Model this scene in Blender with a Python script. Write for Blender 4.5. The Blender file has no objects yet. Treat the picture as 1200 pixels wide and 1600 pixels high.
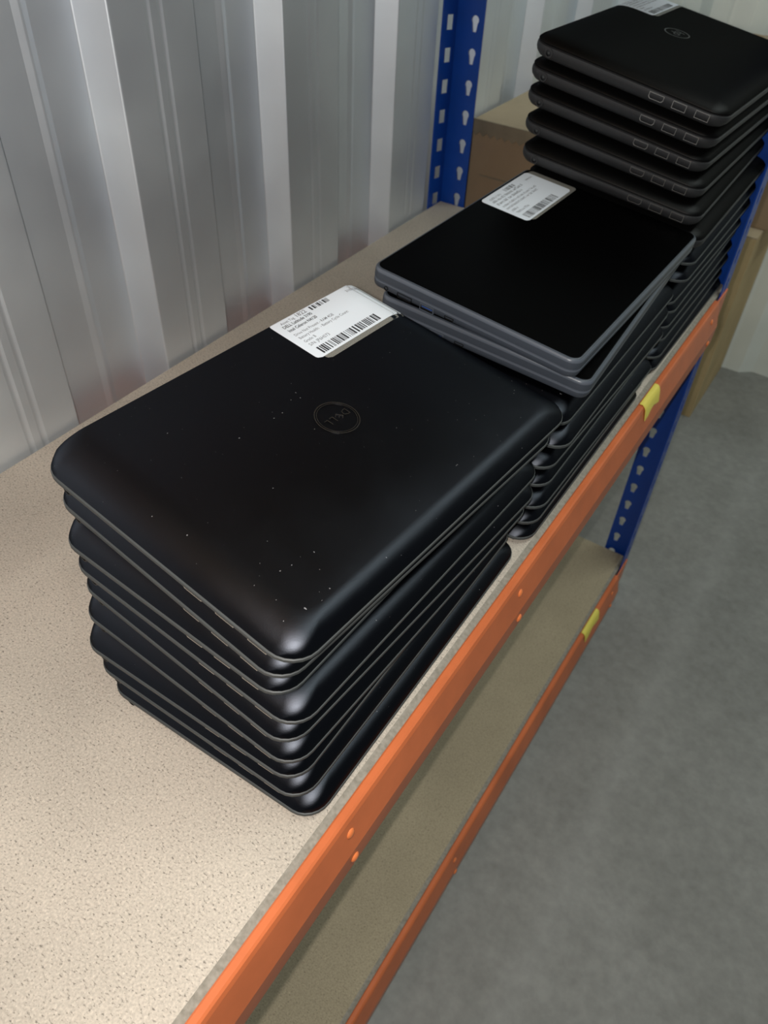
import bpy, bmesh, math, random
from mathutils import Vector, Matrix
random.seed(7)
S = bpy.context.scene
COL = S.collection
# ------------------------------------------------------------------ camera
RIGHT = Vector((0.83558334, 0.54776482, 0.04188294))
DOWN = Vector((0.40212448, -0.55790862, -0.72597099))
FWD = Vector((-0.37429452, 0.62345142, -0.68644879))
CAM = Vector((0, 0, 0.502))
cd = bpy.data.cameras.new('camera'); cam = bpy.data.objects.new('camera', cd); COL.objects.link(cam)
m = Matrix.Identity(4)
for i in range(3):
    m[i][0] = RIGHT[i]; m[i][1] = -DOWN[i]; m[i][2] = -FWD[i]; m[i][3] = CAM[i]
cam.matrix_world = m
cd.sensor_fit = 'VERTICAL'; cd.sensor_height = 36; cd.sensor_width = 27; cd.lens = 1229.23 / 1600 * 36
cd.clip_start = 0.01
cd.dof.use_dof = True; cd.dof.focus_distance = 0.52; cd.dof.aperture_fstop = 13
S.camera = cam
# ------------------------------------------------------------------ light
W = bpy.data.worlds.new('world'); S.world = W; W.use_nodes = True
W.node_tree.nodes['Background'].inputs[0].default_value = (0.86, 0.95, 1.0, 1)
W.node_tree.nodes['Background'].inputs[1].default_value = 0.085
fl = bpy.data.lights.new('phone_flash', 'POINT'); fl.energy = 12.0; fl.shadow_soft_size = 0.004
fl.color = (1.0, 0.955, 0.905)
flo = bpy.data.objects.new('phone_flash', fl); COL.objects.link(flo)
flo.location = CAM - RIGHT * 0.016 - DOWN * 0.004
# fluorescent batten on the ceiling over the aisle
bl = bpy.data.lights.new('ceiling_batten', 'AREA'); bl.shape = 'RECTANGLE'; bl.size = .16; bl.size_y = 2.4; bl.energy = 18; bl.color = (.90, 1.0, .96)
blo = bpy.data.objects.new('ceiling_batten', bl); COL.objects.link(blo); blo.location = (.48, 1.1, 1.85)
S.view_settings.view_transform = 'Standard'; S.view_settings.look = 'None'
S.view_settings.gamma = 1; S.view_settings.exposure = 0.0
S.view_settings.use_curve_mapping = False

# ------------------------------------------------------------------ materials
def mat(name, col=(.5, .5, .5), rough=.5, metal=0., spec=.5, coat=0., alpha=1.):
    M = bpy.data.materials.new(name); M.use_nodes = True
    b = M.node_tree.nodes['Principled BSDF']
    b.inputs['Base Color'].default_value = (*col, 1); b.inputs['Roughness'].default_value = rough
    b.inputs['Metallic'].default_value = metal; b.inputs['Specular IOR Level'].default_value = spec
    b.inputs['Coat Weight'].default_value = coat; b.inputs['Alpha'].default_value = alpha
    return M
def nd(M, t, **k):
    n = M.node_tree.nodes.new(t)
    for a, v in k.items():
        if a in n.inputs: n.inputs[a].default_value = v
        else: setattr(n, a, v)
    return n
def lk(M, a, ao, b, bi): M.node_tree.links.new(a.outputs[ao], b.inputs[bi])
def coords(M, scale=(1, 1, 1), kind='Object'):
    t = nd(M, 'ShaderNodeTexCoord'); mp = nd(M, 'ShaderNodeMapping'); mp.inputs['Scale'].default_value = scale
    lk(M, t, kind, mp, 'Vector'); return mp
def noise(M, mp, scale, detail=2., rough=.5):
    n = nd(M, 'ShaderNodeTexNoise'); n.inputs['Scale'].default_value = scale
    n.inputs['Detail'].default_value = detail; n.inputs['Roughness'].default_value = rough
    lk(M, mp, 'Vector', n, 'Vector'); return n
def ramp(M, src, out, stops):
    r = nd(M, 'ShaderNodeValToRGB'); e = r.color_ramp.elements
    while len(e) < len(stops): e.new(.5)
    for el, (p, c) in zip(e, stops): el.position = p; el.color = (*c, 1)
    lk(M, src, out, r, 'Fac'); return r
def mix(M, a, b, fac, mode='MIX'):
    n = nd(M, 'ShaderNodeMix'); n.data_type = 'RGBA'; n.blend_type = mode
    for s, idx in ((a, 6), (b, 7)):
        if isinstance(s, tuple): n.inputs[idx].default_value = (*s, 1)
        else: M.node_tree.links.new(s.outputs[0] if s.bl_idname != 'ShaderNodeMix' else s.outputs[2], n.inputs[idx])
    if isinstance(fac, float): n.inputs[0].default_value = fac
    else: M.node_tree.links.new(fac.outputs[0], n.inputs[0])
    return n
def base(M, n):
    M.node_tree.links.new(n.outputs[2] if n.bl_idname == 'ShaderNodeMix' else n.outputs[0], M.node_tree.nodes['Principled BSDF'].inputs['Base Color'])
def bump(M, src, strength, dist=.001):
    b = nd(M, 'ShaderNodeBump'); b.inputs['Strength'].default_value = strength; b.inputs['Distance'].default_value = dist
    M.node_tree.links.new(src.outputs[0], b.inputs['Height'])
    M.node_tree.links.new(b.outputs[0], M.node_tree.nodes['Principled BSDF'].inputs['Normal'])

def chipboard(name, tint):
    M = mat(name, tint, .85, spec=.08)
    mp = coords(M, (1, 1, 1)); mp2 = coords(M, (420, 760, 400)); mp3 = coords(M, (760, 380, 400))
    big = noise(M, mp, 7, 4)
    r0 = ramp(M, big, 0, [(.3, tuple(c * .86 for c in tint)), (.7, tuple(c * 1.1 for c in tint))])
    n1 = noise(M, mp2, 1, 1.5); n2 = noise(M, mp3, 1, 1.5)
    d1 = ramp(M, n1, 0, [(.585, (0, 0, 0)), (.73, (1, 1, 1))]); l1 = ramp(M, n2, 0, [(.56, (0, 0, 0)), (.76, (.8, .8, .8))])
    dk = tuple(c * .42 for c in tint); lt = tuple(min(1, c * 1.2) for c in tint)
    a = mix(M, r0, lt, l1); b = mix(M, a, dk, d1)
    n3 = noise(M, mp, 620, 2); md = ramp(M, n3, 0, [(.3, (.80, .80, .80)), (.7, (1.10, 1.10, 1.10))])
    c = mix(M, b, md, 1.0, 'MULTIPLY'); base(M, c); bump(M, n3, .05, .0002)
    return M
M_board = chipboard('chipboard_face', (.56, .497, .42))
M_boardlow = chipboard('chipboard_brown_face', (.44, .37, .255))  # same chipboard recipe in a darker, browner tint
M_boardedge = mat('chipboard_worn_edge', (.40, .37, .31), .85, spec=.2)
n = noise(M_boardedge, coords(M_boardedge), 300, 3); base(M_boardedge, ramp(M_boardedge, n, 0, [(.3, (.24, .22, .18)), (.7, (.36, .33, .28))]))

def painted(name, col, rough, var=.12, scale=14):
    M = mat(name, col, rough, spec=.45)
    n = noise(M, coords(M), scale, 5, .6)
    base(M, ramp(M, n, 0, [(.3, tuple(c * (1 - var) for c in col)), (.7, tuple(min(1, c * (1 + var)) for c in col))]))
    return M
M_orange = painted('orange_powder_coat', (.66, .17, .058), .38)
M_blue = painted('blue_powder_coat', (.005, .060, .36), .36)
M_yellow = mat('yellow_tape', (.85, .72, .12), .5)
M_card = painted('cardboard', (.36, .25, .15), .85, .1, 9)
M_card2 = painted('cardboard_pale', (.55, .41, .21), .85, .12, 9)
M_cardtop = painted('cardboard_top', (.46, .36, .235), .85, .1, 9)
M_cardedge = painted('cardboard_torn_strip', (.26, .21, .14), .9, .15, 30)
M_tape = mat('packing_tape', (.33, .23, .13), .35)
M_rivet = mat('orange_rivet', (.85, .23, .07), .22, spec=.6)

M_floor = mat('concrete', (.25, .25, .235), .65, spec=.25)
mp = coords(M_floor); big = noise(M_floor, mp, 3.2, 7, .62); fine = noise(M_floor, mp, 60, 4, .6)
a = ramp(M_floor, big, 0, [(.28, (.235, .232, .216)), (.5, (.30, .297, .277)), (.75, (.365, .362, .342))])
b = ramp(M_floor, fine, 0, [(.3, (.86, .86, .86)), (.7, (1.08, 1.08, 1.08))])
c = mix(M_floor, a, b, 1.0, 'MULTIPLY')
# a pale trowel streak along the aisle, with ragged sides
sx = nd(M_floor, 'ShaderNodeSeparateXYZ'); lk(M_floor, mp, 'Vector', sx, 'Vector')
wob = noise(M_floor, mp, 2.5, 3)
ad = nd(M_floor, 'ShaderNodeMath', operation='MULTIPLY_ADD'); ad.inputs[1].default_value = .06; lk(M_floor, wob, 0, ad, 0); lk(M_floor, sx, 'X', ad, 2)
ab = nd(M_floor, 'ShaderNodeMath', operation='SUBTRACT'); ab.inputs[1].default_value = .036; lk(M_floor, ad, 0, ab, 0)
ab2 = nd(M_floor, 'ShaderNodeMath', operation='ABSOLUTE'); lk(M_floor, ab, 0, ab2, 0)
st = ramp(M_floor, ab2, 0, [(.002, (.16, .16, .16)), (.035, (0, 0, 0))])
d = mix(M_floor, c, (.5, .5, .48), st); base(M_floor, d); bump(M_floor, fine, .1, .001)

def steel(name, col, rough, metal):
    M = mat(name, col, rough, metal, spec=.5)
    mpw = coords(M, (1, 1, 1)); hz = noise(M, coords(M, (14, 5, 90)), 1, 4, .65); bg = noise(M, mpw, 5, 3)
    base(M, ramp(M, bg, 0, [(.3, tuple(x * .92 for x in col)), (.7, tuple(min(1, x * 1.06) for x in col))]))
    rr = ramp(M, bg, 0, [(.3, (rough * .85,) * 3), (.7, (rough * 1.2,) * 3)])
    M.node_tree.links.new(rr.outputs[0], M.node_tree.nodes['Principled BSDF'].inputs['Roughness'])
    bump(M, hz, .12, .0012); return M
M_wall = steel('galvanised_cladding', (.84, .90, .98), .52, .76)
M_wall2 = steel('white_cladding', (.92, .95, .88), .45, .0)

def satin(name, dif, gl, rough, specks=False):
    M = bpy.data.materials.new(name); M.use_nodes = True; nt = M.node_tree; nt.nodes.remove(nt.nodes['Principled BSDF'])
    d_ = nd(M, 'ShaderNodeBsdfDiffuse'); d_.inputs['Color'].default_value = (*dif, 1)
    g = nd(M, 'ShaderNodeBsdfAnisotropic'); g.distribution = 'BECKMANN'; g.inputs['Color'].default_value = (*gl, 1); g.inputs['Roughness'].default_value = rough
    a = nd(M, 'ShaderNodeAddShader'); nt.links.new(d_.outputs[0], a.inputs[0]); nt.links.new(g.outputs[0], a.inputs[1])
    nt.links.new(a.outputs[0], nt.nodes['Material Output'].inputs['Surface'])
    if specks:   # dust specks and faint hand smears
        sp = noise(M, coords(M), 620, 0); r1 = ramp(M, sp, 0, [(.872, dif), (.892, (.2, .2, .21))]); nt.links.new(r1.outputs[0], d_.inputs['Color'])
        sm = noise(M, coords(M), 13, 4, .6); rr_ = ramp(M, sm, 0, [(.3, (rough - .03,) * 3), (.7, (rough + .04,) * 3)]); nt.links.new(rr_.outputs[0], g.inputs['Roughness'])
        gr = noise(M, coords(M), 1400, 2); b_ = nd(M, 'ShaderNodeBump'); b_.inputs['Strength'].default_value = .10; b_.inputs['Distance'].default_value = .0003
        nt.links.new(gr.outputs[0], b_.inputs['Height']); nt.links.new(b_.outputs[0], g.inputs['Normal'])
    return M
M_lid = satin('black_lid', (.0008, .0009, .0014), (.035, .038, .045), .43, True)
M_rim = mat('grey_rubber_rim', (.056, .062, .063), .5, spec=.4)
M_base = mat('black_base_plastic', (.010, .0105, .011), .5, spec=.35)
M_hplid = satin('black_ribbed_lid', (.0035, .0035, .0035), (.016, .016, .016), .48)
M_hpbase = mat('charcoal_base_plastic', (.026, .027, .029), .5, spec=.4)
n = noise(M_hpbase, coords(M_hpbase), 1500, 1); bump(M_hpbase, n, .15, .0003)
M_cgrey = mat('slate_grey_plastic', (.050, .060, .077), .42, spec=.45)
M_cedge = mat('slate_grey_edge', (.095, .111, .138), .35, spec=.5)
M_clid = satin('black_satin_lid', (.0012, .0012, .0013), (.010, .010, .010), .40)
M_silver = mat('port_silver', (.75, .73, .68), .3, .9)
M_slot = mat('port_black', (.006, .006, .006), .6, spec=.2)
M_silver2 = mat('port_dull_silver', (.42, .41, .39), .35, .9)
M_usb = mat('usb_blue', (.03, .10, .42), .4)
M_logo = mat('logo_dark_chrome', (.10, .095, .09), .25, .85)
M_badge = mat('badge_dark', (.035, .035, .035), .35, .5)
M_white = mat('label_white', (.82, .87, .94), .5, spec=.3)
M_film = mat('label_clear_film', (.40, .39, .35), .3, spec=.5, alpha=.42)
M_ink = mat('label_ink', (.035, .035, .04), .6, spec=.2)
M_ink2 = mat('label_ink_thin', (.16, .16, .18), .6, spec=.2)

# ------------------------------------------------------------------ mesh helpers
def new_mesh(name, verts, faces, mats, fm=None, smooth=True, sharp=38):
    me = bpy.data.meshes.new(name); me.from_pydata([tuple(v) for v in verts], [], faces)
    for M in (mats if isinstance(mats, (list, tuple)) else [mats]): me.materials.append(M)
    if fm:
        for p, i in zip(me.polygons, fm): p.material_index = i
    bm = bmesh.new(); bm.from_mesh(me); bmesh.ops.recalc_face_normals(bm, faces=bm.faces); bm.to_mesh(me); bm.free()
    if smooth:
        for p in me.polygons: p.use_smooth = True
        try: me.set_sharp_from_angle(angle=math.radians(sharp))
        except Exception: pass
    me.update(); return me
def obj(name, me, parent=None, loc=None):
    o = bpy.data.objects.new(name, me); COL.objects.link(o)
    if parent: o.parent = parent
    if loc: o.location = loc
    return o
def empty(name, loc=(0, 0, 0)):
    o = bpy.data.objects.new(name, None); COL.objects.link(o); o.location = loc; o.empty_display_size = .05; return o
def tag(o, label=None, cat=None, group=None, kind=None):
    if label: o['label'] = label
    if cat: o['category'] = cat
    if group: o['group'] = group
    if kind: o['kind'] = kind
    return o
def boxes(name, bs, mats, bevel=0, fm=None):
    bm = bmesh.new()
    for bi, (x0, x1, y0, y1, z0, z1) in enumerate(bs):
        r = bmesh.ops.create_cube(bm, size=1)
        for v in r['verts']:
            v.co = Vector((x0 + (v.co.x + .5) * (x1 - x0), y0 + (v.co.y + .5) * (y1 - y0), z0 + (v.co.z + .5) * (z1 - z0)))
        if fm:
            for f in {f for v in r['verts'] for f in v.link_faces}: f.material_index = fm[bi]
    if bevel: bmesh.ops.bevel(bm, geom=list(bm.edges), offset=bevel, segments=2, affect='EDGES', profile=.6)
    me = bpy.data.meshes.new(name); bm.to_mesh(me); bm.free()
    for M in (mats if isinstance(mats, (list, tuple)) else [mats]): me.materials.append(M)
    return me
def extrude_y(name, prof, y0, y1, M, fm=None, steps=1, sharp=38):
    n = len(prof); V = []; F = []; mi = []
    for s in range(steps + 1):
        y = y0 + (y1 - y0) * s / steps
        V += [(x, y, z) for x, z in prof]
    for s in range(steps):
        for i in range(n):
            j = (i + 1) % n; F.append((s * n + i, s * n + j, (s + 1) * n + j, (s + 1) * n + i)); mi.append(fm[i] if fm else 0)
    F += [tuple(range(n)), tuple(range(steps * n, steps * n + n))]; mi += [fm[-1] if fm else 0] * 2
    return new_mesh(name, V, F, M, mi, sharp=sharp)

# ------------------------------------------------------------------ setting
FLOOR = -.66
fb = boxes('floor', [(-.75, 2.6, -1.6, 2.4, FLOOR - .08, FLOOR)], M_floor)
tag(obj('floor', fb), 'grey worn concrete floor of the aisle', kind='structure')

def profile(k0, k1, ridge, valley, start, pitch, rw, fl):
    P = []
    for k in range(k0, k1):
        y = start + k * pitch
        c = y + rw / 2
        P += [(y - fl, valley), (y, ridge), (c - .011, ridge), (c - .007, ridge - .0012), (c - .003, ridge), (c + .004, ridge), (c + .008, ridge - .0012), (c + .012, ridge), (y + rw, ridge), (y + rw + fl, valley)]
        e = y + rw + fl; g = (e + y + pitch - fl) / 2
        P += [(g - .007, valley), (g, valley + .002), (g + .007, valley)]
    return P
def cladding(name, P, z0, z1, M, along):
    V = []; F = []; n = len(P); rows = 1
    for (y, x) in P: V.append((x, y, z0) if along == 'y' else (y, x, z0))
    for (y, x) in P: V.append((x, y, z1) if along == 'y' else (y, x, z1))
    for i in range(n - 1): F.append((i, i + 1, n + i + 1, n + i))
    me = bpy.data.meshes.new(name); me.from_pydata(V, [], F); me.materials.append(M)
    o = obj(name, me)
    s = o.modifiers.new('sheet', 'SOLIDIFY'); s.thickness = .003
    s.offset = 0
    bv = o.modifiers.new('fold', 'BEVEL'); bv.width = .0016; bv.segments = 2; bv.limit_method = 'ANGLE'; bv.angle_limit = math.radians(20)
    return o
w1 = cladding('wall_left', profile(-9, 8, -.6065, -.634, .516, .2295, .099, .014), FLOOR, 1.9, M_wall, 'y')
tag(w1, 'grey galvanised corrugated metal wall behind the shelf', kind='structure')
w2 = cladding('wall_back', [(x, 4.235 - y) for x, y in profile(-1, 8, 2.12, 2.145, -.62, .25, .10, .03)], FLOOR, 1.9, M_wall2, 'x')
tag(w2, 'off-white corrugated metal wall at the end of the aisle', kind='structure')

# ------------------------------------------------------------------ shelf boards
def board(z, M, label):
    x0, x1 = -.600, -.1397
    prof = [(x0, z - .018), (x1, z - .018), (x1, z - .0022), (x1 - .0055, z), (x0 + .001, z)]
    me = extrude_y('shelf_board', prof, -.74, 1.118, [M, M_boardedge], fm=[0, 1, 1, 0, 0])
    for p in me.polygons: p.use_smooth = False
    o = rpart('shelf_board', me); o['label'] = label; return o

# ------------------------------------------------------------------ rack: posts with punched holes, beams
rack = tag(empty('shelving_rack', (-.37, .2, FLOOR)), 'boltless shelving rack with blue slotted uprights and orange beams', 'shelving rack')
def rpart(name, me, loc=(0, 0, 0), parent=None):
    o = obj(name, me, parent or rack)
    o.location = Vector(loc) - (rack.location if not parent else Vector((0, 0, 0))); return o
board(0, M_board, 'pale speckled chipboard shelf board')
board(.70, M_boardlow, 'unseen chipboard board added above to shade the wall and lids')  # out-of-view tier, added to keep light off the wall and lids
board(-.55, M_boardlow, 'brown chipboard shelf board near the floor')
def leg_mesh(name, width, hole, height, pitch=.0405, t=.0018):
    """flat perforated flange in the local XZ plane (x 0..width), one hole each pitch"""
    bm = bmesh.new(); nseg = int(height / pitch)
    for s in range(nseg):
        z0 = s * pitch
        outer = [(0, z0), (width, z0), (width, z0 + pitch), (0, z0 + pitch)]
        hl = [(x, z0 + pitch / 2 + z) for x, z in hole]
        layers = []
        for yy in (0, t):
            vo = [bm.verts.new((x, yy, z)) for x, z in outer]; vh = [bm.verts.new((x, yy, z)) for x, z in hl]
            eo = [bm.edges.new((vo[i], vo[(i + 1) % 4])) for i in range(4)]
            eh = [bm.edges.new((vh[i], vh[(i + 1) % len(vh)])) for i in range(len(vh))]
            bmesh.ops.triangle_fill(bm, use_beauty=True, use_dissolve=False, edges=eo + eh)
            layers.append((vo, vh))
        (ao, ah), (b0, bh) = layers
        for i in range(len(ah)):
            j = (i + 1) % len(ah); bm.faces.new((ah[i], ah[j], bh[j], bh[i]))
        for i in (1, 3): bm.faces.new((ao[i], ao[(i + 1) % 4], b0[(i + 1) % 4], b0[i]))
    bmesh.ops.remove_doubles(bm, verts=bm.verts, dist=1e-5)
    bmesh.ops.recalc_face_normals(bm, faces=bm.faces)
    me = bpy.data.meshes.new(name); bm.to_mesh(me); bm.free(); me.materials.append(M_blue); return me
def teardrop(cx):
    P = [(cx + .0060 * math.cos(a), .004 + .0060 * math.sin(a)) for a in [math.radians(d) for d in range(-40, 221, 26)]]
    return P + [(cx - .0030, -.0105), (cx + .0030, -.0105)][::1]
slot = [(.009, -.010), (.027, -.008), (.027, .0105), (.009, .0085)]
HP_ = 2.15
for side, (fx, fy, sx_, sy_) in {'wf': (-.603, 1.122, 1, -1), 'af': (-.138, 1.124, -1, -1), 'wn': (-.603, -.752, 1, 1), 'an': (-.138, -.752, -1, 1)}.items():
    up = rpart('upright_post', boxes('post_fold', [(fx - .0012, fx + .0012, fy - .0012, fy + .0012, FLOOR, FLOOR + HP_)], M_blue))
    a = rpart('cross_flange', leg_mesh('cross_flange', .044, teardrop(.030), HP_))
    a.location = Vector((fx, fy, FLOOR)) - rack.location; a.scale = (sx_, -sy_ * -1, 1) if False else (sx_, 1, 1)
    a.parent = up; a.location = Vector((fx, fy, FLOOR))
    b = rpart('side_flange', leg_mesh('side_flange', .040, slot if fx < -.4 else teardrop(.022), HP_))
    b.parent = up; b.location = Vector((fx, fy, FLOOR)); b.rotation_euler = (0, 0, math.pi / 2 * sy_)
    foot = rpart('foot_plate', boxes('foot_plate', [(min(fx, fx + .05 * sx_), max(fx, fx + .05 * sx_), min(fy, fy + .05 * sy_), max(fy, fy + .05 * sy_), FLOOR, FLOOR + .003)], M_blue))
    foot.parent = up; foot.location = (0, 0, 0)
def beam(z, mirror=False):
    P = [(-.1392, -.0175), (-.1392, .0005), (-.1380, .0012), (-.1338, .0012), (-.1322, .0000), (-.1308, -.0035), (-.1250, -.031), (-.1245, -.033), (-.1252, -.0565), (-.1255, -.0592), (-.128, -.060), (-.152, -.060), (-.152, -.0187), (-.1392, -.0187)]
    if mirror: P = [(-.739 - x, zz - .0) for x, zz in P][::-1]; P = [(x, min(zz, -.019)) for x, zz in P]
    P = [(x, zz + z) for x, zz in P]
    return rpart('beam', extrude_y('beam', P, -.708, 1.062, M_orange, sharp=5))
def dome(name, r, h, M):
    V = []; F = []; n = 12
    for k, (rr, hh) in enumerate(((1, 0), (.9, .5), (.6, .85), (.25, 1))):
        V += [(h * hh, r * rr * math.cos(2 * math.pi * i / n), r * rr * math.sin(2 * math.pi * i / n)) for i in range(n)]
    for k in range(3):
        for i in range(n): F.append((k * n + i, k * n + (i + 1) % n, (k + 1) * n + (i + 1) % n, (k + 1) * n + i))
    F.append(tuple(range(3 * n, 4 * n))); F.append(tuple(range(n)))
    return new_mesh(name, V, F, M)
riv = dome('rivet', .0042, .0022, M_rivet)
for z in (0, -.55, .70):  # highest beam belongs to the unseen tier added for shade
    bm_ = beam(z)
    for y in (.195, .452, 1.03):
        for dz, xx in ((-.014, -.1291), (-.045, -.1247)):
            o = obj('rivet', riv, bm_); o.location = (xx, y, z + dz)
            o.rotation_euler = (0, 0 if dz < -.03 else -.19, 0)
    for ya, yb in ((1.062, 1.119), (-.749, -.708)):
        obj('end_connector', boxes('end_connector', [(-.1365, -.1342, ya, yb, z - .055, z - .004)], M_orange, .0006), bm_)
# rear beams carry the boards along the wall
for z in (0, -.55, .70):  # top one again part of the added shading tier
    P = [(-.600, -.060), (-.600, -.0195), (-.565, -.0195), (-.565, -.060)]
    rpart('beam', extrude_y('rear_beam', [(x, zz + z) for x, zz in P], -.708, 1.082, M_orange))
# yellow tape tags folded over the beams
def tape(y0, y1, z, o_):
    P = [(-.1375, .0018), (-.1342, .0020), (-.1318, .0002), (-.1302, -.0035), (-.1278, -.0165), (-.1271, -.0170), (-.1296, -.0028), (-.1315, .0010), (-.1340, .0026), (-.1375, .0024)]
    V = []; F = []; n = len(P)
    for s in range(6):
        y = y0 + (y1 - y0) * s / 5 ; k = (.84 + .16 * math.sin(1.1 + s * 1.35))
        for x, zz in P:
            V.append((x, y, z + (zz if zz > -.002 else zz * k)) if zz > -.002 else (-.1308 + (x + .1308) * k + .0006, y + .002 * math.sin(s), z + zz * k))
    for s in range(5):
        for i in range(n): F.append((s * n + i, s * n + (i + 1) % n, (s + 1) * n + (i + 1) % n, (s + 1) * n + i))
    F += [tuple(range(n)), tuple(range(5 * n, 6 * n))]
    return new_mesh('tape_tag', V, F, M_yellow)
tag(obj('tape_tag', tape(.765, .815, .0004, None)), 'torn yellow tape tag on the upper orange beam', 'tape')
tag(obj('tape_tag', tape(.90, .965, -.5496, None)), 'yellow tape tag on the lower orange beam near the floor', 'tape')

# ------------------------------------------------------------------ cartons behind the rack
def carton(name, x0, x1, y0, y1, z0, z1, M, Mt, label, gap=.0, crease=None, strip=False):
    e = tag(empty(name, ((x0 + x1) / 2, (y0 + y1) / 2, z0)), label, 'cardboard box')
    inv = -Vector(e.location)
    def p(nm, me):
        o = obj(nm, me, e); o.location = inv; return o
    t = .004
    p('side_panel', boxes('side_panel', [(x0, x1, y0, y0 + t, z0, z1 - t)], M, .0012))
    p('side_panel', boxes('side_panel', [(x0, x1, y1 - t, y1, z0, z1 - t)], M, .0012))
    p('side_panel', boxes('side_panel', [(x0, x0 + t, y0 + t, y1 - t, z0, z1 - t)], M, .0012))
    p('side_panel', boxes('side_panel', [(x1 - t, x1, y0 + t, y1 - t, z0, z1 - t)], M, .0012))
    p('bottom_panel', boxes('bottom_panel', [(x0 + t, x1 - t, y0 + t, y1 - t, z0, z0 + t)], M))
    xm = (x0 + x1) / 2
    p('top_flap', boxes('top_flap', [(x0, xm - .001, y0, y1, z1 - t, z1)], Mt, .001))
    p('top_flap', boxes('top_flap', [(xm + .001, x1, y0, y1, z1 - t, z1)], Mt, .001))
    if crease:
        p('crease', boxes('crease', [(x0 + .02, x1 - .06, y0 - .0006, y0 + .001, crease - .0012, crease + .0012)], M_cardedge))
    if strip:
        V = []; F = []; nt = int((x1 - x0) / .0125); zt = z1 + .001; zb = z1 - .017
        top = []; bot = []
        for i in range(nt * 2 + 1):
            x = x0 + (x1 - x0) * i / (nt * 2)
            z = zb - (.0062 if i % 2 else 0)
            top.append((x, zt)); bot.append((x, z))
        for yy in (y0 - .0035, y0 - .0005):
            V += [(x, yy, z) for x, z in top] + [(x, yy, z) for x, z in bot]
        k = nt * 2 + 1
        for i in range(k - 1):
            for off in (0, 2 * k): F.append((off + i, off + i + 1, off + k + i + 1, off + k + i))
            F.append((i, i + 1, 2 * k + i + 1, 2 * k + i)); F.append((k + i, k + i + 1, 3 * k + i + 1, 3 * k + i))
        p('torn_strip', new_mesh('torn_strip', V, F, M_cardedge, smooth=False))
    else:
        p('tape', boxes('tape', [(xm - .025, xm + .025, y0 - .0008, y1 + .0008, z1 - .0002, z1 + .0006), (xm - .025, xm + .025, y0 - .0008, y0 + .0002, z1 - .06, z1)], M_tape))
    return e
carton('cardboard_box', -.598, -.30, 1.205, 1.55, FLOOR, .105, M_card, M_cardtop, 'tall brown cardboard box with a torn serrated edge behind the back upright', crease=.022, strip=True)
carton('cardboard_box', -.52, -.196, 1.80, 2.08, FLOOR, -.19, M_card2, M_cardtop, 'cardboard box standing on the floor behind the front upright')
carton('cardboard_box', -.50, -.165, 1.85, 2.07, -.189, .12, M_card, M_card, 'dark brown cardboard box on top of the box behind the front upright')

# ------------------------------------------------------------------ laptops
def rr(L, Wd, r, inset, n=6, rmin=.002, back=1., front=1.):
    r = max(rmin, r - inset); P = []; bi = inset * back; fi = inset * front
    for cx, cy, a0 in ((L - inset - r, Wd - bi - r, 0), (inset + r, Wd - bi - r, 90), (inset + r, fi + r, 180), (L - inset - r, fi + r, 270)):
        for i in range(n + 1):
            a = math.radians(a0 + 90 * i / n); P.append((cx + r * math.cos(a), cy + r * math.sin(a)))
    return P
class Kind:
    def __init__(s, L, Wd, r, t0, w): s.L, s.W, s.r, s.t0, s.tw = L, Wd, r, t0, math.tan(math.radians(w))
    def t(s, v): return s.t0 + v * s.tw
    def loft(s, name, loops, M, cap0=True, cap1=True, fm=None, mats=None, rmin=.002, back=1., front=1.):
        V = []; F = []; mi = []; n = 0
        for ins, fr in loops:
            P = rr(s.L, s.W, s.r, ins, 6, rmin, back, front); n = len(P)
            V += [(u, v, s.t(v) * fr) for u, v in P]
        for k in range(len(loops) - 1):
            for i in range(n):
                F.append((k * n + i, k * n + (i + 1) % n, (k + 1) * n + (i + 1) % n, (k + 1) * n + i)); mi.append(fm[k] if fm else 0)
        if cap0: F.append(tuple(range(n))); mi.append(0)
        if cap1: F.append(tuple(range((len(loops) - 1) * n, len(loops) * n))); mi.append(fm[-1] if fm else 0)
        return new_mesh(name, V, F, mats or M, mi)
def ring_port(name, w, h, M, depth=.003, chamf=0., inner=M_slot, tongue=None):
    """a socket shell in the local YZ plane, open towards -X, centred on the origin"""
    t = .00055
    def loop(k, x):
        a, b = w / 2 - k, h / 2 - k; c = chamf
        return [(x, -a + c, -b), (x, a - c, -b), (x, a, -b + c), (x, a, b), (x, -a, b), (x, -a, -b + c)]
    loops = [loop(0, depth), loop(0, 0), loop(t, 0), loop(t, depth * .7)]
    V = sum(loops, []); F = []; mi = []; n = 6
    for k in range(3):
        for i in range(n): F.append((k * n + i, k * n + (i + 1) % n, (k + 1) * n + (i + 1) % n, (k + 1) * n + i)); mi.append(0 if k < 2 else 1)
    F.append(tuple(range(3 * n, 4 * n))); mi.append(1); F.append(tuple(range(n))); mi.append(0)
    if tongue:
        b = len(V); a, c = w / 2 - .0016, h * .12
        z = h * .12
        V += [(.0006, -a, z - c), (.0006, a, z - c), (.0006, a, z + c), (.0006, -a, z + c), (depth * .7, -a, z - c), (depth * .7, a, z - c), (depth * .7, a, z + c), (depth * .7, -a, z + c)]
        F += [(b, b + 1, b + 2, b + 3), (b, b + 1, b + 5, b + 4), (b + 2, b + 3, b + 7, b + 6), (b + 1, b + 2, b + 6, b + 5), (b, b + 3, b + 7, b + 4)]; mi += [2] * 5
    return new_mesh(name, V, F, [M, inner, tongue or inner], mi, smooth=False)
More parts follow.
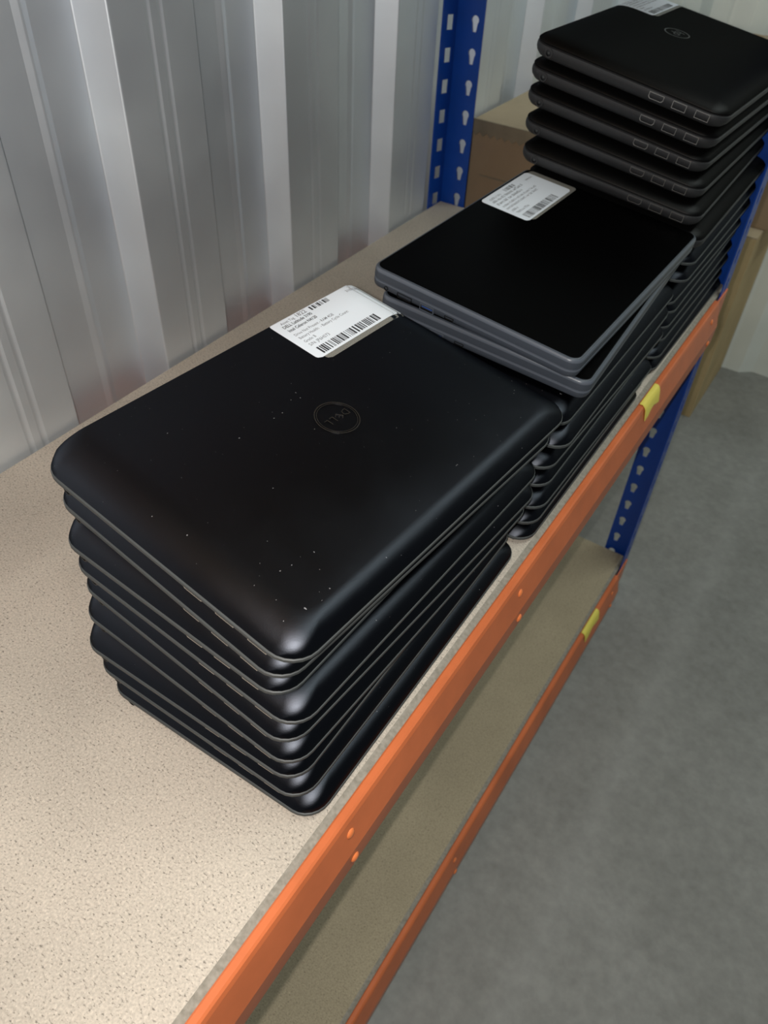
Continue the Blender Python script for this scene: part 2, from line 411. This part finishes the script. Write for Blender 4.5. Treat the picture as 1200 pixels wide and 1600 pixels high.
def jack_mesh(name, r, M):
    V = []; F = []; mi = []; n = 14
    for rad, x in ((r, .002), (r, 0), (r * .72, 0), (r * .72, .0018), (r * .25, .0018), (r * .25, .0003)):
        V += [(x, rad * math.cos(2 * math.pi * i / n), rad * math.sin(2 * math.pi * i / n)) for i in range(n)]
    for k in range(5):
        for i in range(n): F.append((k * n + i, k * n + (i + 1) % n, (k + 1) * n + (i + 1) % n, (k + 1) * n + i)); mi.append(0 if k < 2 else (1 if k < 4 else 2))
    F.append(tuple(range(5 * n, 6 * n))); mi.append(2)
    return new_mesh(name, V, F, [M, M_slot, M_rim], mi)
def hinge_mesh(name, ln, r, M):
    V = []; F = []; n = 12
    for x in (0, ln): V += [(x, r * math.cos(2 * math.pi * i / n), r * math.sin(2 * math.pi * i / n)) for i in range(n)]
    for i in range(n): F.append((i, (i + 1) % n, n + (i + 1) % n, n + i))
    F += [tuple(range(n)), tuple(range(n, 2 * n))]
    return new_mesh(name, V, F, M)
def foot_mesh(name): return boxes(name, [(-.012, .012, -.003, .003, 0, .0012)], M_base, .0004)

DA = Kind(.304, .206, .019, .0182, .8)
DOME = [(.0022, .405), (.0010, .412)] + [(  .0010 + .032 * (math.sin(math.radians(54)) - math.sin(math.radians(a))), 1 - .580 * (1 - math.cos(math.radians(a))) / (1 - math.cos(math.radians(54)))) for a in (54, 47, 40, 33, 26, 19, 12, 6, 0)]
da = dict(
    base=DA.loft('base', [(.0125, .045), (.0095, .07), (.0062, .12), (.0042, .18), (.0032, .235)], M_base),
    rim=DA.loft('rim', [(.0034, .230), (.0008, .235), (0, .262), (0, .375), (.0006, .402), (.0024, .408)], M_rim),
    lid=DA.loft('lid', DOME, M_lid, rmin=.013, back=.18, front=.55))
UA = ring_port('usb_port', .0135, .0042, M_silver, .006)
HA = ring_port('hdmi_port', .0150, .0040, M_silver, .006, .0012)
JA = jack_mesh('power_jack', .0034, M_base)
HING = hinge_mesh('hinge', .045, .0042, M_base)
FT = foot_mesh('foot')
HPK = Kind(.292, .205, .018, .0238, .4)
hp = dict(
    base=HPK.loft('base', [(.016, .05), (.010, .09), (.0045, .18), (.0015, .30), (.0003, .42), (0, .52), (.0004, .60), (.0016, .635)], M_hpbase),
    lid=HPK.loft('lid', [(.0024, .645), (.0012, .66), (.0006, .69), (.0012, .74), (.0034, .82), (.0075, .90), (.0125, .95), (.0185, .985), (.026, 1.0)], M_hplid))
UB = ring_port('usb_port', .0138, .0066, M_silver2, .004, inner=M_slot, tongue=M_hpbase)
HB = ring_port('hdmi_port', .0152, .0058, M_silver2, .004, .0016, tongue=M_hpbase)
JB = jack_mesh('power_jack', .0042, M_hpbase)
CK = Kind(.300, .199, .011, .0213, .1)
ck = dict(
    base=CK.loft('base', [(.0080, .07), (.0045, .10), (.0010, .20), (.0002, .30), (0, .44), (.0003, .485), (.0012, .512), (.003, .517)], M_cgrey, mats=[M_cgrey, M_cedge], fm=[0, 0, 0, 0, 1, 1, 0, 0]),
    lid=CK.loft('lid', [(.003, .522), (.0008, .527), (0, .55), (0, .83), (.0004, .91), (.0014, .965), (.0026, .988), (.0029, .988)], M_cgrey, mats=[M_cgrey, M_cedge], fm=[0, 0, 0, 1, 1, 0, 0, 0]),
    panel=CK.loft('lid_panel', [(.0030, .975), (.0030, .994), (.0036, 1.0), (.0040, 1.0)], M_clid))
UC = ring_port('usb_port', .0135, .0055, M_cedge, .003, tongue=M_usb)
HC = ring_port('hdmi_port', .0150, .0046, M_slot, .003, .0012)
CC = ring_port('usb_c_port', .0090, .0028, M_slot, .003, .0009)
JC = jack_mesh('audio_jack', .0021, M_slot)

# stacking: each laptop lies on the plane of the one under it
class Plane:
    def __init__(s, z0=0., gx=0., gy=0.): s.z0, s.gx, s.gy = z0, gx, gy
    def z(s, x, y): return s.z0 + s.gx * x + s.gy * y
def place(root, K, x, y, yaw, pl, sc):
    n = Vector((-pl.gx, -pl.gy, 1)).normalized(); a = math.radians(yaw)
    u = Vector((math.sin(a), math.cos(a), 0)); u = (u - n * u.dot(n)).normalized(); v = n.cross(u)
    o = Vector((x, y, pl.z(x, y))) + n * .0002
    M = Matrix.Identity(4)
    for i in range(3): M[i][0] = u[i] * sc[0]; M[i][1] = v[i] * sc[1]; M[i][2] = n[i]; M[i][3] = o[i]
    root.matrix_world = M
    w = math.atan(K.tw / sc[1]); nn = -v * math.sin(w) + n * math.cos(w); p = o + n * K.t0
    gx, gy = -nn.x / nn.z, -nn.y / nn.z
    return Plane(p.z - gx * p.x - gy * p.y, gx, gy)
def part(name, me, root, loc=None, rot=None, parent=None):
    o = obj(name, me, parent or root)
    if loc: o.location = loc
    if rot: o.rotation_euler = rot
    return o
def dell(label, group):
    r = tag(empty('laptop'), label, 'laptop', group)
    b = part('base', da['base'], r); part('rim', da['rim'], r); lid = part('lid', da['lid'], r)
    for v in (.027, .051): part('usb_port', UA, r, (.0012, v, DA.t(v) * .185))
    part('hdmi_port', HA, r, (.0012, .075, DA.t(.075) * .185)); part('power_jack', JA, r, (.0008, .180, DA.t(.18) * .2))
    for u in (.045, .214): part('hinge', HING, r, (u, DA.W - .0065, DA.t(DA.W) * .26))
    for u in (.04, .264):
        for v in (.022, .182): part('foot', FT, b, (u, v, -.0001))
    return r, lid
def hpl(label, group):
    r = tag(empty('laptop'), label, 'laptop', group)
    b = part('base', hp['base'], r); lid = part('lid', hp['lid'], r)
    for v in (.0215, .0445): part('usb_port', UB, r, (-.0002, v, HPK.t(v) * .44))
    part('hdmi_port', HB, r, (-.0002, .068, HPK.t(.068) * .44)); part('power_jack', JB, r, (-.0003, .184, HPK.t(.184) * .42))
    for u in (.045, .20): part('hinge', HING, r, (u, HPK.W - .003, HPK.t(HPK.W) * .55))
    for u in (.04, .25):
        for v in (.024, .18): part('foot', FT, b, (u, v, -.0001))
    return r, lid
def chrome(label, group):
    r = tag(empty('laptop'), label, 'laptop', group)
    b = part('base', ck['base'], r); lid = part('lid', ck['lid'], r); pn = part('lid_panel', ck['panel'], lid)
    part('usb_port', UC, r, (-.0004, .139, CK.t(.139) * .27)); part('hdmi_port', HC, r, (-.0003, .162, CK.t(.162) * .28))
    part('usb_c_port', CC, r, (-.0003, .117, CK.t(.117) * .30)); part('audio_jack', JC, r, (-.0004, .181, CK.t(.181) * .31))
    for u in (.05, .20): part('hinge', HING, r, (u, CK.W - .002, CK.t(CK.W) * .5))
    for u in (.04, .26):
        for v in (.02, .175): part('foot', FT, b, (u, v, -.0001))
    return r, lid

# ---- lettering and stickers, bent over the lid they are stuck on
def text_mesh(body, size, bold=0.):
    c = bpy.data.curves.new('t', 'FONT'); c.body = body; c.size = size; c.offset = bold; c.resolution_u = 2
    o = bpy.data.objects.new('t', c); COL.objects.link(o)
    dg = bpy.context.evaluated_depsgraph_get(); dg.update()
    me = bpy.data.meshes.new_from_object(o.evaluated_get(dg))
    V = [v.co.copy() for v in me.vertices]; F = [tuple(p.vertices) for p in me.polygons]
    bpy.data.objects.remove(o); bpy.data.curves.remove(c); bpy.data.meshes.remove(me)
    return V, F
def lidheight(K, dome, back=1.):
    def f(u, v):
        vb = (K.W - v) / back
        d = min(u, K.L - u, v, vb)
        r = K.r
        cu = min(u, K.L - u); cv = min(v, vb)
        if cu < r and cv < r: d = r - math.hypot(r - cu, r - cv)
        if d >= dome[-1][0]: fr = 1.
        else:
            fr = dome[1][1]
            for (i0, f0), (i1, f1) in zip(dome[1:], dome[2:]):
                if i0 <= d <= i1: fr = f0 + (f1 - f0) * (d - i0) / (i1 - i0 + 1e-9); break
        return K.t(v) * fr
    return f
def sheet(name, u0, u1, v0, v1, r, M, hf, off, thick=.00012):
    rows = 30; cols = 12; V = []; F = []
    for top in (0, 1):
        for j in range(rows + 1):
            v = v0 + (v1 - v0) * j / rows
            e = min(v - v0, v1 - v); cut = r - math.sqrt(max(0, r * r - (r - e) ** 2)) if e < r else 0
            for i in range(cols + 1):
                u = u0 + cut + (u1 - u0 - 2 * cut) * i / cols
                V.append((u, v, hf(u, v) + off + (thick if top else 0)))
    c = cols + 1; n = (rows + 1) * c
    for j in range(rows):
        for i in range(cols):
            for o in (0, n): F.append((o + j * c + i, o + j * c + i + 1, o + (j + 1) * c + i + 1, o + (j + 1) * c + i))
    B = [i for i in range(c)] + [j * c + cols for j in range(1, rows + 1)] + [rows * c + i for i in range(cols - 1, -1, -1)] + [j * c for j in range(rows - 1, 0, -1)]
    for k in range(len(B)): a, b = B[k], B[(k + 1) % len(B)]; F.append((a, b, n + b, n + a))
    return new_mesh(name, V, F, M)
def printed(name, items, M, hf, off):
    """items: (verts2d, faces) laid in label space -> one thin print mesh"""
    V = []; F = []
    for vs, fs in items:
        b = len(V); V += [(x, y, hf(x, y) + off) for x, y in vs]; F += [tuple(b + i for i in f) for f in fs]
    me = bpy.data.meshes.new(name); me.from_pydata(V, [], F); me.materials.append(M); return me
def bars(u0, u1, v0, v1, seed):
    rnd = random.Random(seed); it = []; u = u0
    while u < u1 - .0003:
        w = rnd.choice((.0006, .0006, .0012, .0018)); g = rnd.choice((.0006, .0006, .0010, .0016))
        w = min(w, u1 - u); n = 4
        vs = []; fs = []
        for k in range(n + 1):
            v = v0 + (v1 - v0) * k / n; vs += [(u, v), (u + w, v)]
        for k in range(n): fs.append((2 * k, 2 * k + 1, 2 * k + 3, 2 * k + 2))
        it.append((vs, fs)); u += w + g
    return it
def words(u0, u1, v, h, seed):
    """illegible small print: rows of letter-like strokes"""
    rnd = random.Random(seed); it = []; u = u0
    while u < u1:
        for _ in range(rnd.randint(3, 8)):
            if u > u1: break
            w = h * rnd.uniform(.35, .55); hh = h * rnd.choice((.72, .72, 1.))
            k = rnd.random(); t = h * .13
            R = [(u, v, u + t, v + hh)]
            if k < .6: R.append((u + w - t, v, u + w, v + hh * .8))
            if k > .3: R.append((u, v + hh * .75, u + w, v + hh * .75 + t))
            if k < .35 or k > .7: R.append((u, v, u + w, v + t))
            for a, b, c, d in R: it.append(([(a, b), (c, b), (c, d), (a, d)], [(0, 1, 2, 3)]))
            u += w + h * .18
        u += h * .45
    return it
def fit_text(body, u0, u1, v, bold=0., h=None):
    V, F = text_mesh(body, 1., bold)
    x0 = min(p.x for p in V); x1 = max(p.x for p in V); s = (u1 - u0) / (x1 - x0); sy = s if h is None else h / .7
    return ([(u0 + (p.x - x0) * s, v + p.y * sy) for p in V], F)
def sticker(lid, K, hf, u0, u1, v0, v1, film, legible, seed):
    a, b, c, d = film
    fo = part('clear_film', sheet('clear_film', a, b, c, d, .004, M_film, hf, .0001, .0001), None, parent=lid)
    fo['label'] = 'greyish clear film around the sticker'
    st = part('asset_sticker', sheet('asset_sticker', u0, u1, v0, v1, .004, M_white, hf, .0003), None, parent=lid)
    st['label'] = 'white printed sticker with two barcodes'
    U = lambda f: u0 + (u1 - u0) * f
    Vv = lambda f: v0 + (v1 - v0) * f
    off = .00047
    for b_ in (bars(U(.405), U(.615), Vv(.855), Vv(.945), seed), bars(U(.08), U(.742), Vv(.045), Vv(.205), seed + 1)):
        part('barcode', printed('barcode', b_, M_ink, hf, off), None, parent=lid)
    thin = []; bold = []
    H = (v1 - v0)
    if legible:
        thin += [fit_text('Asset Tag', U(.085), U(.225), Vv(.875), .002, H * .05), fit_text('1822', U(.255), U(.36), Vv(.875), .004, H * .075),
                 fit_text('Drive Not Present - RAM 4GB', U(.07), U(.49), Vv(.565), .002, H * .055), fit_text('Battery Health:  - Battery Cycle Count:', U(.07), U(.61), Vv(.475), .002, H * .055),
                 fit_text('Grade: B', U(.07), U(.187), Vv(.375), .002, H * .055), fit_text('S/N: JP6H573', U(.07), U(.281), Vv(.275), .002, H * .06),
                 ]
        part('sticker_date', printed('sticker_date', [fit_text('21/07/2023', U(.80), U(.965), Vv(.835), -.002, H * .05)], M_ink2, hf, off), None, parent=lid)
        part('sticker_number', printed('sticker_number', [fit_text('2', U(.875), U(.89), Vv(.915), .003, H * .055)], M_ink2, hf, off), None, parent=lid)
        bold += [fit_text('DELL Latitude 3190', U(.07), U(.373), Vv(.785), .018, H * .06), fit_text('Intel Celeron N4120', U(.072), U(.372), Vv(.685), .018, H * .06)]
    else:
        thin += words(U(.085), U(.30), Vv(.86), H * .055, seed + 2) + words(U(.07), U(.77), Vv(.565), H * .055, seed + 3) + words(U(.06), U(.72), Vv(.475), H * .055, seed + 4)
        thin += words(U(.07), U(.19), Vv(.375), H * .055, seed + 5) + words(U(.08), U(.32), Vv(.275), H * .055, seed + 6)
        part('sticker_date', printed('sticker_date', words(U(.81), U(.945), Vv(.815), H * .045, seed + 7), M_ink2, hf, off), None, parent=lid)
        bold += words(U(.067), U(.68), Vv(.77), H * .065, seed + 8) + words(U(.067), U(.58), Vv(.67), H * .065, seed + 9)
    pr = part('sticker_print', printed('sticker_print', thin, M_ink2, hf, off), None, parent=lid)
    pb = part('sticker_bold_print', printed('sticker_bold_print', bold, M_ink, hf, off), None, parent=lid)

# ---- front stack, bottom to top
FRONT = [(-.1466, .1776, -.3, .304, .187), (-.1549, .1766, 0, .304, .187), (-.1587, .1775, -.45, .304, .190), (-.1593, .1764, 2.64, .304, .195), (-.1630, .1780, 4.1, .304, .194),
         (-.1594, .1813, 2.8, .304, .198), (-.1700, .1830, 2.2, .304, .189), (-.1682, .1821, 5.4, .304, .202), (-.1605, .1840, 4.7, .309, .215)]
ORD = ['topmost', 'second from the top', 'third from the top', 'fourth from the top', 'fifth from the top', 'sixth from the top', 'seventh from the top', 'second from the bottom', 'lowest']
pl = Plane()
for i, (x, y, yaw, L, Wd) in enumerate(FRONT):
    k = 8 - i
    lab = 'black rounded laptop lying ' + ORD[k] + ' in the nearest stack'
    if k == 0: lab = 'black laptop with round logo and printed sticker on top of the nearest stack'
    r, lid = dell(lab, 'closed laptops in the nearest stack')
    pl = place(r, DA, x, y, yaw, pl, (L / DA.L, Wd / DA.W))
hf = lidheight(DA, DOME, .18)
sticker(lid, DA, hf, .1955, .2980, .1530, .2030, (.2015, .3030, .1485, .2000), True, 11)
# round logo: two rings and slanted letters, tops towards the aisle
lg = []
def ring(cx, cy, r0, r1, n=40):
    V = []; F = []
    for i in range(n):
        a = 2 * math.pi * i / n; V += [(cx + r0 * math.cos(a), cy + r0 * math.sin(a)), (cx + r1 * math.cos(a), cy + r1 * math.sin(a))]
    for i in range(n): j = (i + 1) % n; F.append((2 * i, 2 * i + 1, 2 * j + 1, 2 * j))
    return (V, F)
LC = (.1575, .1045)
def glyph(ch, cx, cy, size, rot, bold=.0):
    V, F = text_mesh(ch, size, bold); x0 = min(p.x for p in V); x1 = max(p.x for p in V); y0 = min(p.y for p in V); y1 = max(p.y for p in V)
    a = math.radians(rot); c, s = math.cos(a), math.sin(a)
    return ([(cx + c * (p.x - (x0 + x1) / 2) - s * (p.y - (y0 + y1) / 2), cy + s * (p.x - (x0 + x1) / 2) + c * (p.y - (y0 + y1) / 2)) for p in V], F)
g_ = [ring(*LC, .0148, .0155), ring(*LC, .0135, .0139)]
g_ += [glyph('D', LC[0] + .0082, LC[1], .0082, 180, -.0001), glyph('E', LC[0] + .0022, LC[1], .0082, 215, -.0001), glyph('L', LC[0] - .0036, LC[1], .0082, 180, -.0001), glyph('L', LC[0] - .0085, LC[1], .0082, 180, -.0001)]
lo = part('round_logo', printed('round_logo', g_, M_logo, hf, .00012), None, parent=lid); lo['label'] = 'dark chrome ring logo with slanted letters'
s_ = lo.modifiers.new('relief', 'SOLIDIFY'); s_.thickness = .00035; s_.offset = 1

# ---- middle stack: seven black laptops, two grey-edged ones on top
MID = [(-.1440, .4888, 0), (-.1434, .4905, 0), (-.1413, .4920, .5), (-.1442, .5000, -.5), (-.1447, .5010, 1.0), (-.1390, .5120, -.9), (-.1454, .5150, .1)]
pl = Plane()
OM = ['third from the top', 'fourth from the top', 'fifth from the top', 'sixth from the top', 'seventh from the top', 'second from the bottom', 'lowest']
for i, (x, y, yaw) in enumerate(MID):
    r, lid = dell('black laptop lying ' + OM[6 - i] + ' in the middle stack', 'black laptops in the middle stack')
    pl = place(r, DA, x, y, yaw, pl, (.296 / DA.L, .2 / DA.W))
r, lid = chrome('slate grey edged laptop twisted askew under the top one of the middle stack', 'grey edged laptops on the middle stack')
pl = place(r, CK, -.1405, .5400, -2.8, pl, (1, 1))
r, lid = chrome('slate grey edged laptop with flat black lid and sticker topping the middle stack', 'grey edged laptops on the middle stack')
pl = place(r, CK, -.1503, .5281, .9, pl, (1, 1))
hc = lambda u, v: CK.t(v)
sticker(lid, CK, hc, .1825, .2845, .1390, .1935, (.190, .2935, .1360, .1915), False, 31)

# ---- far stack: eight rounded black laptops under six thicker ones
FAR = [(-.146, .826, .5), (-.145, .823, -.5), (-.148, .828, .3), (-.147, .825, 0), (-.146, .827, -.6), (-.147, .808, .6), (-.144, .829, 0), (-.143, .833, -.4)]
pl = Plane(); OF = ['eighth from the bottom', 'seventh from the bottom', 'sixth from the bottom', 'fifth from the bottom', 'fourth from the bottom', 'third from the bottom', 'second from the bottom', 'lowest']
for i, (x, y, yaw) in enumerate(FAR):
    r, lid = dell('thin black laptop lying ' + OF[7 - i] + ' in the farthest stack', 'thin laptops low in the farthest stack')
    pl = place(r, DA, x, y, yaw, pl, (.29 / DA.L, .2 / DA.W))
HPS = [(-.1421, .8290, -.3), (-.1500, .8225, -.6), (-.1560, .8255, .9), (-.1600, .8255, 2.0), (-.1580, .8190, 2.2), (-.1520, .8080, 2.0)]
OH = ['topmost', 'second from the top', 'third from the top', 'fourth from the top', 'fifth from the top', 'sixth from the top']
for i, (x, y, yaw) in enumerate(HPS):
    k = 5 - i
    lab = 'thick black laptop with side ports lying ' + OH[k] + ' in the farthest stack'
    if k == 0: lab = 'thick black laptop with sticker and round badge on top of the farthest stack'
    r, lid = hpl(lab, 'thick laptops high in the farthest stack')
    pl = place(r, HPK, x, y, yaw, pl, (1, 1))
HD = [(.0024, .645), (.0006, .69), (.0012, .74), (.0034, .82), (.0075, .90), (.0125, .95), (.0185, .985), (.026, 1.0)]
hh = lidheight(HPK, HD)
sticker(lid, HPK, hh, .192, .286, .156, .202, (.196, .2885, .152, .200), False, 51)
LC2 = (.164, .116)
g2 = [ring(*LC2, .0128, .0140)]
for ch, dx in (('h', .0045), ('p', -.0042)):
    V, F = glyph(ch, LC2[0] + dx, LC2[1] + (-.0012 if ch == 'h' else .0012), .017, 180, -.0002)
    g2.append(([(x + (y - LC2[1]) * .25, y) for x, y in V], F))
lo = part('round_badge', printed('round_badge', g2, M_badge, hh, .00015), None, parent=lid); lo['label'] = 'dark round badge with two slanted letters'
